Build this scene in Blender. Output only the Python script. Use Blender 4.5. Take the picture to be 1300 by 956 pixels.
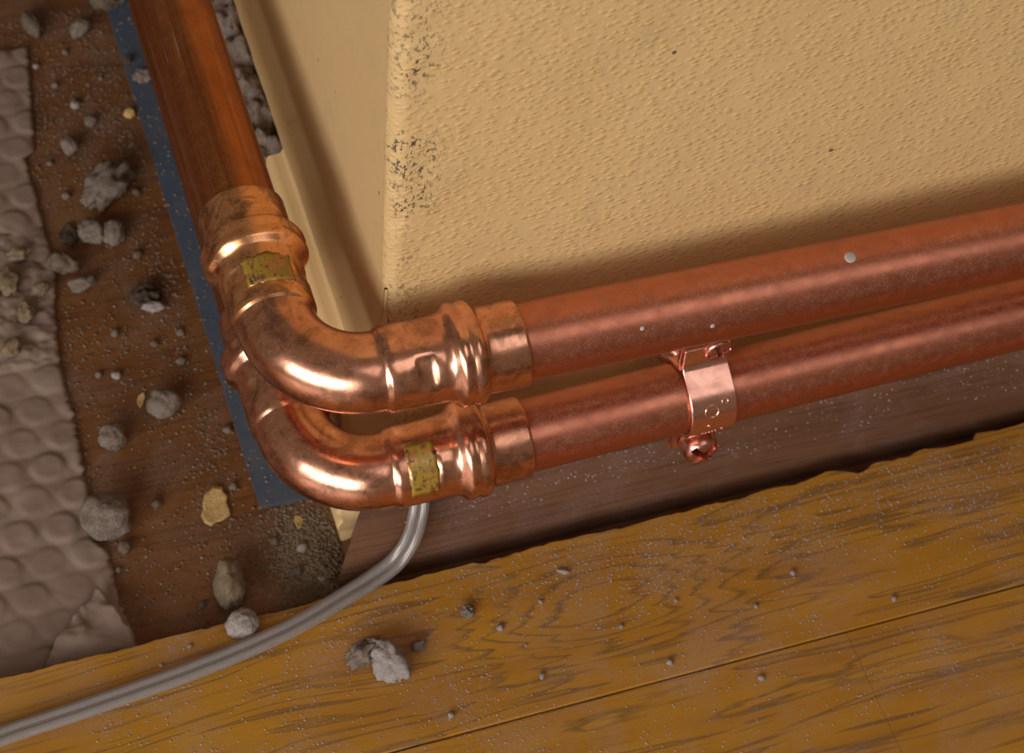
import bpy, bmesh, math, random
from mathutils import Vector, Matrix, noise, Euler
random.seed(7)
for o in list(bpy.data.objects): bpy.data.objects.remove(o, do_unlink=True)
S = 0.001                                   # the script is written in millimetres
scn = bpy.context.scene
COL = scn.collection

# ------------------------------------------------------------------ camera
yaw, pitch, roll = -0.4049, 0.9334, 0.1159
F_PX = 2577.9
right = Vector((math.cos(yaw), math.sin(yaw), 0)); fwd = Vector((-math.sin(yaw), math.cos(yaw), 0)); up = Vector((0, 0, 1))
f2 = fwd*math.cos(pitch) - up*math.sin(pitch); u2 = up*math.cos(pitch) + fwd*math.sin(pitch)
r3 = right*math.cos(roll) + u2*math.sin(roll); u3 = -right*math.sin(roll) + u2*math.cos(roll)
cam_d = bpy.data.cameras.new('camera'); cam = bpy.data.objects.new('camera', cam_d); COL.objects.link(cam)
M4 = Matrix((r3, u3, -f2)).transposed().to_4x4(); M4.translation = Vector((-88.718, -386.847, 567.83))*S
cam.matrix_world = M4
cam_d.sensor_fit = 'HORIZONTAL'; cam_d.sensor_width = 36.0; cam_d.lens = 36.0*F_PX/1300.0
cam_d.shift_y = -45.0/1300.0
cam_d.clip_start = 0.02; cam_d.clip_end = 50
cam_d.dof.use_dof = True; cam_d.dof.focus_distance = 0.685; cam_d.dof.aperture_fstop = 20
scn.camera = cam

# ------------------------------------------------------------------ world, lights, exposure
w = bpy.data.worlds.new('world'); scn.world = w; w.use_nodes = True
bg = w.node_tree.nodes['Background']; bg.inputs[0].default_value = (1.0, 0.80, 0.58, 1); bg.inputs[1].default_value = 0.15
def area(name, loc, target, sx, sy, power, col):
    d = bpy.data.lights.new(name, 'AREA'); d.shape = 'RECTANGLE'; d.size = sx; d.size_y = sy; d.energy = power; d.color = col
    o = bpy.data.objects.new(name, d); COL.objects.link(o); o.location = loc
    o.rotation_euler = (Vector(target)-Vector(loc)).to_track_quat('-Z', 'Y').to_euler(); return o
area('window_light', (-1.20, -1.22, 0.56), (0.03, 0, -0.05), 1.70, 0.80, 41, (0.90, 0.93, 1.0))
area('ceiling_light', (0.75, -1.35, 2.1), (0.1, 0.0, -0.05), 1.5, 1.2, 7, (0.93, 0.92, 1.0))
vs = scn.view_settings; vs.view_transform = 'Standard'; vs.look = 'None'; vs.exposure = 0.0; vs.gamma = 1.0; vs.use_curve_mapping = False

# ------------------------------------------------------------------ material helpers
class NT:
    def __init__(s, name):
        s.m = bpy.data.materials.new(name); s.m.use_nodes = True; s.t = s.m.node_tree; s.t.nodes.clear()
        s.out = s.n('ShaderNodeOutputMaterial'); s.b = s.n('ShaderNodeBsdfPrincipled'); s.l(s.b, 'BSDF', s.out, 'Surface')
        s.co = s.n('ShaderNodeTexCoord')
    def n(s, k, **kw):
        q = s.t.nodes.new(k)
        for a, v in kw.items(): setattr(q, a, v)
        return q
    def l(s, a, ao, b, bi): s.t.links.new(a.outputs[ao], b.inputs[bi])
    def set(s, q, **kw):
        for k, v in kw.items(): q.inputs[k.replace('_', ' ')].default_value = v
        return q
    def mapping(s, scale=(1, 1, 1), loc=(0, 0, 0), rot=(0, 0, 0), src=None):
        q = s.n('ShaderNodeMapping'); q.inputs['Scale'].default_value = scale; q.inputs['Location'].default_value = loc; q.inputs['Rotation'].default_value = rot
        if src: s.l(src[0], src[1], q, 0)
        else: s.l(s.co, 'Object', q, 0)
        return q
    def noise(s, scale, detail=4, rough=.55, vec=None, dist=0.0):
        q = s.n('ShaderNodeTexNoise'); s.set(q, Scale=scale, Detail=detail, Roughness=rough, Distortion=dist)
        if vec: s.l(vec, 0, q, 'Vector')
        else: s.l(s.co, 'Object', q, 'Vector')
        return q
    def voro(s, scale, vec=None, feature='F1'):
        q = s.n('ShaderNodeTexVoronoi', feature=feature); s.set(q, Scale=scale)
        if vec: s.l(vec, 0, q, 'Vector')
        else: s.l(s.co, 'Object', q, 'Vector')
        return q
    def ramp(s, src, so, stops, interp='LINEAR'):
        q = s.n('ShaderNodeValToRGB'); e = q.color_ramp.elements; q.color_ramp.interpolation = interp
        while len(e) < len(stops): e.new(0.5)
        for i, (p, c) in enumerate(stops):
            e[i].position = p; e[i].color = (c, c, c, 1) if not isinstance(c, tuple) else (c + (1,))
        s.l(src, so, q, 0); return q
    def mix(s, fac, a, b, mode='MIX'):
        q = s.n('ShaderNodeMix', data_type='RGBA', blend_type=mode)
        for sock, v in ((0, fac), (6, a), (7, b)):
            if isinstance(v, tuple) and hasattr(v[0], 'outputs'): s.t.links.new(v[0].outputs[v[1]], q.inputs[sock])
            elif isinstance(v, tuple): q.inputs[sock].default_value = v + (1,)
            else: q.inputs[sock].default_value = v
        return (q, 2)
    def math(s, op, a, b=None, clamp=False):
        q = s.n('ShaderNodeMath', operation=op, use_clamp=clamp)
        for i, v in enumerate((a, b)):
            if v is None: continue
            if isinstance(v, tuple): s.t.links.new(v[0].outputs[v[1]], q.inputs[i])
            else: q.inputs[i].default_value = v
        return (q, 0)
    def to(s, a, name):
        s.t.links.new(a[0].outputs[a[1]], s.b.inputs[name])
    def bump(s, h, strength, dist, prev=None):
        q = s.n('ShaderNodeBump'); q.inputs['Strength'].default_value = strength; q.inputs['Distance'].default_value = dist
        s.t.links.new(h[0].outputs[h[1]], q.inputs['Height'])
        if prev: s.t.links.new(prev.outputs[0], q.inputs['Normal'])
        return q
    def nrm(s, q): s.l(q, 0, s.b, 'Normal')
    def base(s, c): s.b.inputs['Base Color'].default_value = c + (1,)
    def sepxyz(s, src=('co', 'Object')):
        q = s.n('ShaderNodeSeparateXYZ')
        if src[0] == 'co': s.l(s.co, src[1], q, 0)
        else: s.t.links.new(src[0].outputs[src[1]], q.inputs[0])
        return q
    def normal_z(s):
        g = s.n('ShaderNodeNewGeometry'); q = s.n('ShaderNodeSeparateXYZ'); s.l(g, 'Normal', q, 0); return (q, 2)

def copper(name, c1, c2, rough, dust=0.0, dustcol=(.42, .30, .27), blotch=.5, grime=0.0, streak=False):
    N = NT(name); N.b.inputs['Metallic'].default_value = 1.0
    n1 = N.noise(95, 5, .6, dist=.6); r1 = N.ramp(n1, 0, [(.40, 0.0), (.68, 1.0)])
    col = N.mix(N.math('MULTIPLY', (r1, 0), blotch), c1, c2)
    if streak:
        mp = N.mapping((420, 9, 420)); n3 = N.noise(1.0, 5, .65, mp); r3_ = N.ramp(n3, 0, [(.38, 0.0), (.62, 1.0)])
        col = N.mix(N.math('MULTIPLY', (r3_, 0), .75), col, (.30, .085, .030))
        sc_ = N.noise(1.0, 4, .6, N.mapping((1300, 24, 1300))); m_ = N.noise(32, 3, .6); sr_ = N.math('MULTIPLY', (N.ramp(sc_, 0, [(.60, 0.0), (.68, 1.0)]), 0), (N.ramp(m_, 0, [(.50, 0.0), (.62, 1.0)]), 0))
        col = N.mix(N.math('MULTIPLY', sr_, .7), col, (.62, .42, .32))
    fine = N.noise(1500, 2, .5)
    rg = N.math('ADD', N.math('MULTIPLY', (r1, 0), .12), rough)
    N.to(rg, 'Roughness')
    metal = 1.0
    if grime:
        n4 = N.noise(110, 6, .72, dist=.5); r4 = N.ramp(n4, 0, [(.49, 0.0), (.60, 1.0)])
        g = N.math('MULTIPLY', (r4, 0), grime)
        col = N.mix(g, col, (.17, .085, .05)); N.to(N.math('SUBTRACT', 1.0, N.math('MULTIPLY', g, .8)), 'Metallic')
    if dust:
        sp = N.voro(1500); sr = N.ramp(sp, 0, [(.18, 1.0), (.42, 0.0)])
        sp2 = N.noise(260, 3, .6); s2 = N.ramp(sp2, 0, [(.36, 0.25), (.66, 1.0)])
        nz = N.n('ShaderNodeMapRange'); q = N.normal_z(); N.t.links.new(q[0].outputs[q[1]], nz.inputs[0])
        nz.inputs[1].default_value = -.15; nz.inputs[2].default_value = .9
        f = N.math('MULTIPLY', N.math('MULTIPLY', (s2, 0), (nz, 0)), dust)
        f2_ = N.math('MULTIPLY', f, N.math('ADD', N.math('MULTIPLY', (sr, 0), .85), .2), True)
        col = N.mix(f2_, col, dustcol)
        N.to(N.math('SUBTRACT', 1.0, N.math('MULTIPLY', f2_, .95)), 'Metallic')
    N.to(col, 'Base Color')
    sm = N.noise(320, 3, .6); b0 = N.bump((sm, 0), .03, .0004); b1 = N.bump((n1, 0), .05, .0005, b0); b2 = N.bump((fine, 0), .10, .0001, b1); N.nrm(b2)
    return N.m

M = {}
M['fitting'] = copper('copper_fitting', (.86, .40, .235), (.58, .23, .12), .19, dust=.24, blotch=.8, grime=.5)
M['fitting_old'] = copper('copper_fitting_tarnished', (.95, .44, .19), (.70, .29, .12), .22, dust=.28, dustcol=(.45, .30, .18), blotch=.8, grime=.65)
M['pipe'] = copper('copper_pipe_dusty', (.60, .20, .105), (.44, .14, .075), .30, dust=.85, dustcol=(.40, .19, .135), blotch=.6)
M['pipe_old'] = copper('copper_pipe_tarnished', (.55, .19, .055), (.36, .11, .035), .30, dust=.30, dustcol=(.33, .17, .10), blotch=.7, streak=True)
M['clip'] = copper('copper_clip', (.88, .45, .32), (.70, .31, .20), .20, dust=.25, blotch=.5)
M['screw_shade'] = copper('shaded_recess', (.30, .11, .07), (.16, .06, .04), .5)  # darker, rougher copper: shade painted into the screw's cross recess
M['screw'] = copper('copper_screw', (.75, .34, .25), (.50, .2, .14), .22, dust=.1, blotch=.6)

def wall_mat(name, relief, corner):
    N = NT(name)
    n1 = N.noise(14, 4, .6); col = N.mix((n1, 0), (.60, .37, .14), (.66, .425, .18))
    n2 = N.noise(60, 5, .65); sm = N.ramp(n2, 0, [(.58, 0.0), (.75, .35)])
    col = N.mix((sm, 0), col, (.40, .29, .16))
    h = None
    if relief:
        mp = N.mapping((.72, 1, 1.25), rot=(0, .2, 0)); a = N.voro(400, mp, 'F1'); b = N.noise(330, 4, .6, mp, .4)
        b2 = N.noise(90, 3, .6)
        pim = N.math('MULTIPLY', (N.ramp(a, 0, [(.05, 1.0), (.60, 0.0)], 'EASE'), 0), (N.ramp(b, 0, [(.34, .15), (.58, 1.0)]), 0))
        col = N.mix(N.math('MULTIPLY', pim, .7), col, (.66, .40, .115))  # pimple tops tinted golden, painting in bright dots where the grey sheen is absent
        hh = N.math('ADD', pim, N.math('ADD', N.math('MULTIPLY', (b2, 0), .9), N.math('MULTIPLY', (b, 0), .5)))
        bp = N.bump(hh, .45, .0010); 
    else:
        b = N.noise(120, 4, .6); bp = N.bump((b, 0), .25, .0008)
    if corner:      # chipped paint and dirt specks along the worn corner
        sx = N.sepxyz()
        d = N.math('ABSOLUTE', N.math('SUBTRACT', (sx, 0), .0425)); 
        near = N.n('ShaderNodeMapRange'); N.t.links.new(d[0].outputs[0], near.inputs[0]); near.inputs[1].default_value = .0; near.inputs[2].default_value = .016; near.inputs[3].default_value = 1; near.inputs[4].default_value = 0
        big = N.ramp(N.noise(45, 3, .6), 0, [(.42, 0.0), (.60, 1.0)])
        mp = N.mapping((1.6, 1.0, 1.0), rot=(0, .5, 0)); sp = N.noise(420, 3, .6, mp); spr = N.ramp(sp, 0, [(.55, 0.0), (.61, 1.0)])
        zd = N.math('ABSOLUTE', N.math('SUBTRACT', (sx, 2), .085)); zr = N.n('ShaderNodeMapRange'); N.t.links.new(zd[0].outputs[0], zr.inputs[0]); zr.inputs[1].default_value = .01; zr.inputs[2].default_value = .05; zr.inputs[3].default_value = 1.0; zr.inputs[4].default_value = .45
        f = N.math('MULTIPLY', N.math('MULTIPLY', N.math('MULTIPLY', (near, 0), (zr, 0)), (big, 0)), (spr, 0), True)
        col = N.mix(N.math('MULTIPLY', f, 2.2, True), col, (.10, .065, .035))
        bp = N.bump(N.math('SUBTRACT', 1.0, f), .6, .0012, bp)
    specks = N.voro(48); k = N.ramp(specks, 0, [(.035, 1.0), (.05, 0.0)])
    col = N.mix((k, 0), col, (.12, .08, .05))
    N.to(col, 'Base Color'); N.b.inputs['Roughness'].default_value = .55; N.b.inputs['Specular IOR Level'].default_value = .8; N.b.inputs['Coat Weight'].default_value = .35; N.b.inputs['Coat Roughness'].default_value = .5; N.nrm(bp)
    return N.m
M['wall_rough'] = wall_mat('cream_paint_stippled', True, True)
M['wall_smooth'] = wall_mat('cream_paint_smooth', False, False)

def wood(name, c_light, c_dark, c_line, sy, rough, lines=.6, knot=None, dust=None, spec=.42):
    N = NT(name)
    mp = N.mapping((3.2, sy, sy)); wob = N.noise(1.0, 1, .4, N.mapping((9, 26, 26)))
    vec = N.n('ShaderNodeVectorMath', operation='ADD')
    sc = N.n('ShaderNodeVectorMath', operation='SCALE'); sc.inputs[3].default_value = 1.6
    N.l(wob, 1, sc, 0); N.l(mp, 0, vec, 0); N.l(sc, 0, vec, 1)
    n1 = N.noise(1.0, 3, .5, vec)
    ringv = N.math('MULTIPLY', (n1, 0), 5.0)
    if knot:
        sx = N.sepxyz(); ex = N.math('POWER', N.math('DIVIDE', N.math('SUBTRACT', (sx, 0), knot[0]), knot[2]), 2.0); ey = N.math('POWER', N.math('DIVIDE', N.math('SUBTRACT', (sx, 1), knot[1]), knot[3]), 2.0)
        g_ = N.math('EXPONENT', N.math('MULTIPLY', N.math('ADD', ex, ey), -1.0)); ringv = N.math('ADD', ringv, N.math('MULTIPLY', g_, 5.0))
    rings = N.math('FRACT', ringv)
    rr = N.ramp(rings[0], 0, [(.0, 0.0), (.60, .10), (.86, 1.0), (1.0, 0.0)])
    brk = N.ramp(N.noise(1.0, 4, .6, N.mapping((20, 130, 130))), 0, [(.30, .35), (.55, 1.0)])
    big = N.noise(1.0, 3, .5, N.mapping((12, 60, 60)))
    col = N.mix(N.ramp(big, 0, [(.3, 0.0), (.7, 1.0)]) and (N.ramp(big, 0, [(.3, 0.0), (.7, 1.0)]), 0), c_light, c_dark)
    col = N.mix(N.math('MULTIPLY', N.math('MULTIPLY', (rr, 0), (brk, 0)), lines), col, c_line)
    fib = N.noise(1.0, 4, .7, N.mapping((60, 1400, 1400)))
    col = N.mix(N.math('MULTIPLY', (N.ramp(fib, 0, [(.5, 0.0), (.75, 1.0)]), 0), .16), col, c_line)
    if dust:
        a = N.ramp(N.noise(28, 5, .65, dist=.8), 0, [(.44, 0.0), (.68, 1.0)]); b = N.ramp(N.noise(1100, 3, .7), 0, [(.40, .1), (.68, 1.0)])
        col = N.mix(N.math('MULTIPLY', N.math('MULTIPLY', (a, 0), (b, 0)), dust[1]), col, dust[0])
    N.to(col, 'Base Color'); N.b.inputs['Roughness'].default_value = rough; N.b.inputs['Specular IOR Level'].default_value = spec
    N.nrm(N.bump((fib, 0), .22, .0004, N.bump((rr, 0), .2, .0004)))
    return N.m
M['plank'] = wood('yellow_pine', (.46, .205, .016), (.36, .145, .013), (.060, .042, .030), 120, .40, .62, knot=(.112, -.042, .050, .022), dust=((.36, .26, .22), .5))
M['floor'] = wood('brown_varnished_wood', (.20, .075, .018), (.135, .046, .012), (.06, .022, .010), 170, .42, .55, dust=((.25, .165, .115), 1.0))
M['trim'] = wood('dusty_brown_wood', (.155, .065, .030), (.115, .047, .021), (.050, .021, .010), 220, .5, .6, spec=.25, dust=((.24, .17, .15), .4))

def rough_mat(name, a, b, c, sc=300):
    N = NT(name); n1 = N.noise(sc, 5, .7); col = N.mix((N.ramp(n1, 0, [(.35, 0.0), (.65, 1.0)]), 0), a, b)
    n2 = N.voro(sc*3.5); col = N.mix((N.ramp(n2, 0, [(.12, 1.0), (.3, 0.0)]), 0), col, c)
    N.to(col, 'Base Color'); N.b.inputs['Roughness'].default_value = .9; N.b.inputs['Specular IOR Level'].default_value = .2
    mic = N.noise(sc*4, 4, .75); N.nrm(N.bump((mic, 0), .8, .0007, N.bump((n1, 0), .7, .0012))); return N.m
M['mortar'] = rough_mat('grey_mortar', (.17, .115, .078), (.27, .20, .145), (.36, .285, .22))
M['mortar_brown'] = rough_mat('brown_mortar', (.13, .085, .05), (.20, .14, .09), (.25, .19, .13))
M['mortar_tan'] = rough_mat('tan_mortar', (.21, .14, .075), (.29, .20, .115), (.33, .24, .15))
M['mortar_dark'] = rough_mat('dark_mortar', (.05, .03, .02), (.12, .08, .05), (.2, .15, .1))
M['flake'] = rough_mat('ochre_paint_flake', (.52, .31, .10), (.60, .38, .15), (.50, .29, .09), 200)
M['plaster_pale'] = rough_mat('pale_plaster', (.32, .25, .20), (.40, .33, .27), (.48, .41, .35))
def plain(name, c, rough, spec=.5, metal=0.0):
    N = NT(name); n1 = N.noise(400, 4, .6); col = N.mix((n1, 0), tuple(x*.8 for x in c), tuple(min(1, x*1.2) for x in c)); N.to(col, 'Base Color')
    N.b.inputs['Roughness'].default_value = rough; N.b.inputs['Specular IOR Level'].default_value = spec; N.b.inputs['Metallic'].default_value = metal; return N.m
M['grit'] = plain('grit', (.27, .19, .13), .9, .2)
M['grit_dark'] = plain('brown_grit', (.17, .105, .06), .9, .2)
M['powder'] = plain('white_dust', (.40, .32, .29), .9, .2)
M['splash'] = plain('dried_grey_paint', (.42, .36, .31), .6, .3)
M['dark'] = plain('dark_gap', (.02, .015, .012), .9, .1)
M['silver'] = plain('tinned_copper_strands', (.42, .37, .32), .38, .5, 1.0)
def mark_mat():
    N = NT('worn_yellow_paint'); n = N.noise(1.0, 4, .6, N.mapping((520, 230, 520))); f = N.ramp(n, 0, [(.48, 0.0), (.60, 1.0)]); col = N.mix((f, 0), (.30, .185, .014), (.50, .23, .10))
    n2 = N.noise(420, 4, .6); col = N.mix((N.ramp(n2, 0, [(.60, 0.0), (.66, .8)]), 0), col, (.07, .04, .02)); N.to(col, 'Base Color')
    N.to(N.math('MULTIPLY', (f, 0), .9), 'Metallic'); N.b.inputs['Roughness'].default_value = .3; return N.m
M['mark'] = mark_mat()
def blue_mat():
    N = NT('blue_grey_plastic'); n = N.noise(60, 5, .65); col = N.mix((N.ramp(n, 0, [(.45, 0.0), (.75, .55)]), 0), (.060, .078, .105), (.14, .11, .09))
    N.to(col, 'Base Color'); N.b.inputs['Roughness'].default_value = .45; N.nrm(N.bump((N.noise(500, 3), 0), .2, .0003)); return N.m
M['blue'] = blue_mat()
def wrap_mat():
    N = NT('bubble_wrap_film'); n = N.noise(50, 5, .65); col = N.mix((N.ramp(n, 0, [(.40, 0.0), (.70, 1.0)]), 0), (.29, .185, .135), (.35, .25, .175))
    N.to(col, 'Base Color'); N.b.inputs['Roughness'].default_value = .38; N.b.inputs['Specular IOR Level'].default_value = .4
    tr = N.n('ShaderNodeBsdfTransparent'); tr.inputs[0].default_value = (.93, .88, .84, 1); mx = N.n('ShaderNodeMixShader'); mx.inputs[0].default_value = .72
    N.l(tr, 0, mx, 1); N.l(N.b, 'BSDF', mx, 2); N.l(mx, 0, N.out, 'Surface'); N.nrm(N.bump((n, 0), .35, .001)); return N.m
M['wrap'] = wrap_mat()
def jacket_mat():
    N = NT('clear_cable_jacket'); N.base((.55, .48, .42)); N.b.inputs['Roughness'].default_value = .2
    tr = N.n('ShaderNodeBsdfTransparent'); tr.inputs[0].default_value = (.93, .91, .88, 1); mx = N.n('ShaderNodeMixShader'); mx.inputs[0].default_value = .26
    N.l(tr, 0, mx, 1); N.l(N.b, 'BSDF', mx, 2); N.l(mx, 0, N.out, 'Surface'); return N.m
M['jacket'] = jacket_mat()

# ------------------------------------------------------------------ mesh helpers
def make(name, verts, faces, mat, parent=None, smooth=True, scale=True):
    me = bpy.data.meshes.new(name); me.from_pydata([tuple(c*S for c in v) for v in verts] if scale else verts, [], faces); me.update()
    bm = bmesh.new(); bm.from_mesh(me); bmesh.ops.recalc_face_normals(bm, faces=bm.faces); bm.to_mesh(me); bm.free()
    if smooth: me.polygons.foreach_set('use_smooth', [True]*len(me.polygons))
    me.materials.append(M[mat] if isinstance(mat, str) else mat)
    o = bpy.data.objects.new(name, me); COL.objects.link(o)
    if parent: o.parent = parent
    return o
def tag(o, label=None, cat=None, group=None, kind=None):
    for k, v in (('label', label), ('category', cat), ('group', group), ('kind', kind)):
        if v: o[k] = v
    return o
def empty(name, loc=(0, 0, 0)):
    o = bpy.data.objects.new(name, None); o.empty_display_size = .02; COL.objects.link(o); o.location = Vector(loc)*S; return o
def shift_to(o, loc):           # put an object's origin at loc (mm) without moving its mesh
    d = Vector(loc)*S; o.data.transform(Matrix.Translation(-d)); o.location = o.location + d
def sharp(o, ang=35):
    bm = bmesh.new(); bm.from_mesh(o.data)
    for e in bm.edges:
        if len(e.link_faces) == 2 and e.calc_face_angle(0) > math.radians(ang): e.smooth = False
    bm.to_mesh(o.data); bm.free()
def prism_y(prof, ys, close=True):          # profile (x, z) swept through a list of (y, dx jitter)
    V, Fs = [], []; n = len(prof)
    for y in ys: V += [(x, y, z) for x, z in prof]
    for i in range(len(ys)-1):
        for j in range(n if close else n-1):
            a = i*n+j; b = i*n+(j+1) % n; Fs.append((a, b, b+n, a+n))
    if close: Fs.append(tuple(range(n))); Fs.append(tuple(range((len(ys)-1)*n, len(ys)*n)))
    return V, Fs
def fbm(p, s, o=4): return noise.fractal(Vector(p)*s, 1.0, 2.0, o)

# ------------------------------------------------------------------ the setting
ZF, ZP = -150.0, -135.0          # brown floor, top of the yellow boards
WX, WY = 38.0, 24.0              # left wall plane x, right wall plane y

# right wall: stippled face with a rounded, worn outer corner; thick block
def wall_right():
    rad = 6.0; prof = []
    for i in range(9):
        a = math.radians(180 + 90*i/8); prof.append((WX+rad+rad*math.cos(a), WY+rad+rad*math.sin(a)))
    xs = [x for x, y in prof] + [WX+rad+ (560)*k/180 for k in range(1, 181)]
    ys = [y for x, y in prof] + [WY]*180
    zs = [ZF-4 + (460)*k/150 for k in range(151)]
    V, Fs = [], []; nx = len(xs)
    for z in zs:
        for x, y in zip(xs, ys):
            d = fbm((x, z, 3), .018, 3)*.7
            chip = max(0, fbm((x*1.0, z, 9), .11, 4)-.18)*max(0, 1-abs(x-WX-5)/12)*2.6
            k = max(0, min(1, (x-WX)/8.0))
            nx_, ny_ = -(1-k), -k
            e_ = max(0, min(1, (WY+6-y)/2.5)); d *= e_; chip *= e_
            V.append((x+nx_*(d-chip), y+ny_*(d-chip), z))
    for i in range(len(zs)-1):
        for j in range(nx-1): a = i*nx+j; Fs.append((a, a+1, a+1+nx, a+nx))
    # close: top and back
    b = len(V); X1, Y1 = xs[-1], WY+90
    V += [(WX+25, Y1, zs[0]), (X1, Y1, zs[0]), (WX+25, Y1, zs[-1]), (X1, Y1, zs[-1])]
    top = [(len(zs)-1)*nx+j for j in range(nx)]; bot = list(range(nx))
    Fs += [tuple(top+[b+3, b+2]), tuple(bot+[b+1, b]), (b, b+1, b+3, b+2)]
    Fs.append(tuple([i*nx+nx-1 for i in range(len(zs))]+[b+3, b+1])); Fs.append(tuple([i*nx for i in range(len(zs))]+[b+2, b]))
    o = make('wall_right', V, Fs, 'wall_rough'); tag(o, 'cream painted wall with stippled relief behind the copper pipes', None, kind='structure'); return o
wall_right()
# left wall: smooth painted return
def wall_left():
    V, Fs = [], []; ys = [WY+5.9+k*6 for k in range(110)]; zs = [-60+370*k/70 for k in range(71)]; n = len(ys)
    for z in zs:
        for y in ys: V.append((WX, y, z))
    for i in range(len(zs)-1):
        for j in range(n-1): a = i*n+j; Fs.append((a, a+1, a+1+n, a+n))
    b = len(V); V += [(WX+60, ys[0], zs[0]), (WX+60, ys[-1], zs[0]), (WX+60, ys[0], zs[-1]), (WX+60, ys[-1], zs[-1])]
    Fs += [(b, b+1, b+3, b+2), tuple(range(n))+(b+1, b), tuple((len(zs)-1)*n+j for j in range(n))+(b+3, b+2)]
    return tag(make('wall_left', V, Fs, 'wall_smooth'), 'smooth cream painted return of the wall beside the tarnished pipe', None, kind='structure')
WL = wall_left()
# moulded, painted skirting of the left wall: whole near the corner, its lip broken away further back
P_up = [(28.1, -31), (28.2, -28.0), (29.0, -25.6), (31.0, -24.4), (33.6, -24.0), (35.4, -22.2), (36.4, -17.5), (37.1, -12), (37.6, -6), (37.82, 1), (38.2, 9), (40, 9), (40, ZF)]
P_full = [(22.0, ZF), (22.0, -143), (20.6, -141), (20.4, -138), (22.0, -135.5), (22, -133), (20.6, -131), (20.4, -128), (22, -125), (22.0, -52), (22.0, -46), (22.5, -43), (23.6, -41), (25.4, -40.2), (28.0, -40.0), (29.2, -38.4), (29.2, -35.5), (28.6, -33)] + P_up
P_part = [(33.0, ZF), (33.0, -60), (31, -44), (29.4, -35), (28.6, -32.5)] + P_up
sk = empty('baseboard_left', (WX, 80, ZF)); tag(sk, 'cream painted moulded skirting of the left wall with its lip broken', None, kind='structure')
def addp(o, p): o.parent = p; o.matrix_parent_inverse = Matrix.Translation(-p.location); return o
V, Fs = prism_y(P_full, [23.3, 24.2] + [26+k*4 for k in range(28)] + [137.5, 139.2])
n = len(P_full)
V = [(x + ((.8 if x < 39 else 0) if (k < n) else (fbm((y, z, 1), .05, 3)*.35 if x < 30 else 0)), y + (fbm((x, z, 4), .2, 2)*2.2 if k >= len(V)-2*n and x < 29 and z < -31.5 else 0) + (max(0, x-33)*.45 if k < 2*n else 0), z) for k, (x, y, z) in enumerate(V)]
addp(make('moulding', V, Fs, 'wall_smooth'), sk); sharp(bpy.data.objects['moulding'], 60)
V, Fs = prism_y(P_part, [138.9, 139.5]+[141+k*6 for k in range(90)])
V = [(x + (0 if x >= 30 else fbm((y, z, 1), .05, 3)*.35 if z > -31.5 else fbm((y, z, 2), .09, 4)*.9), y, z + (fbm((y, z, 8), .09, 4)*1.2 if x < 30 and z < -31.5 else 0)) for x, y, z in V]
sharp(addp(make('moulding', V, Fs, 'wall_smooth'), sk), 60)

# brown floor under everything (a board floor on a slab, thickness below)
def slab(name, x0, x1, y0, y1, z0, z1, mat):
    V = [(x, y, z) for z in (z0, z1) for y in (y0, y1) for x in (x0, x1)]
    return make(name, V, [(0, 1, 3, 2), (4, 5, 7, 6), (0, 1, 5, 4), (2, 3, 7, 6), (0, 2, 6, 4), (1, 3, 7, 5)], mat, smooth=False)
FL = tag(slab('floor', -700, 700, -700, 800, ZF-25, ZF, 'floor'), 'brown varnished wooden floor strewn with mortar and dust', None, kind='structure')

# yellow boards: children of the floor; ragged broken back edge on the first
def board(x0, x1, yb, yf, ragged, seed, slope=0.0):
    pts = []; nseg = int((x1-x0)/2.5)
    for i in range(nseg+1):
        x = x0+(x1-x0)*i/nseg; y = yb + slope*(x-x0)
        if ragged:
            y += fbm((x, seed, 0), .035, 4)*.8 + max(0, fbm((x, seed, 7), .06, 3))*1.0
            if x > 60: y += fbm((x, seed, 3), .05, 3)*1.1
            y += 2.2*max(0, 1-abs(x-222)/9.0) - 3.2*max(0, 1-abs(x-236)/7.0) + 2.0*max(0, 1-abs(x-268)/8) + (2.6 if x > 292 else 0) - 1.6*max(0, 1-abs(x-72)/4)
        pts.append((x, y))
    V, Fs = [], []
    e = .7 if ragged else .25
    rows = [(0, ZP-15), (0, ZP-2.2), (-e*.35, ZP-.6), (-e, ZP)]
    for dy, z in rows: V += [(x, y+dy + (fbm((x, z, seed), .3, 3)*.5 if ragged else 0), z) for x, y in pts]
    m = len(pts)
    for r in range(3):
        for i in range(m-1): a = r*m+i; Fs.append((a, a+1, a+1+m, a+m))
    b = len(V); 
    for dy, z in [(e, ZP), (e*.35, ZP-.6), (0, ZP-2.2), (0, ZP-15)]: V += [(x, yf+slope*(x-x0)+dy, z) for x, y in pts]
    for i in range(m-1): Fs.append((3*m+i, 3*m+i+1, b+i+1, b+i))
    for r in range(3):
        for i in range(m-1): a = b+r*m+i; Fs.append((a, a+1, a+1+m, a+m))
    for i in range(m-1): Fs.append((i, i+1, b+3*m+i+1, b+3*m+i))
    Fs.append(tuple(r*m for r in range(4))+tuple(b+r*m for r in range(4)))
    Fs.append(tuple(r*m+m-1 for r in range(4))+tuple(b+r*m+m-1 for r in range(4)))
    o = make('floorboard', V, Fs, 'plank'); sharp(o, 40); o.parent = FL; return o
board(-600, 600, -8.4, -78.0, True, 1)
board(-600, 200.4, -78.5, -190, False, 2); board(200.55, 600, -78.5, -190, False, 3); board(-600, 600, -190.3, -300, False, 4)

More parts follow.
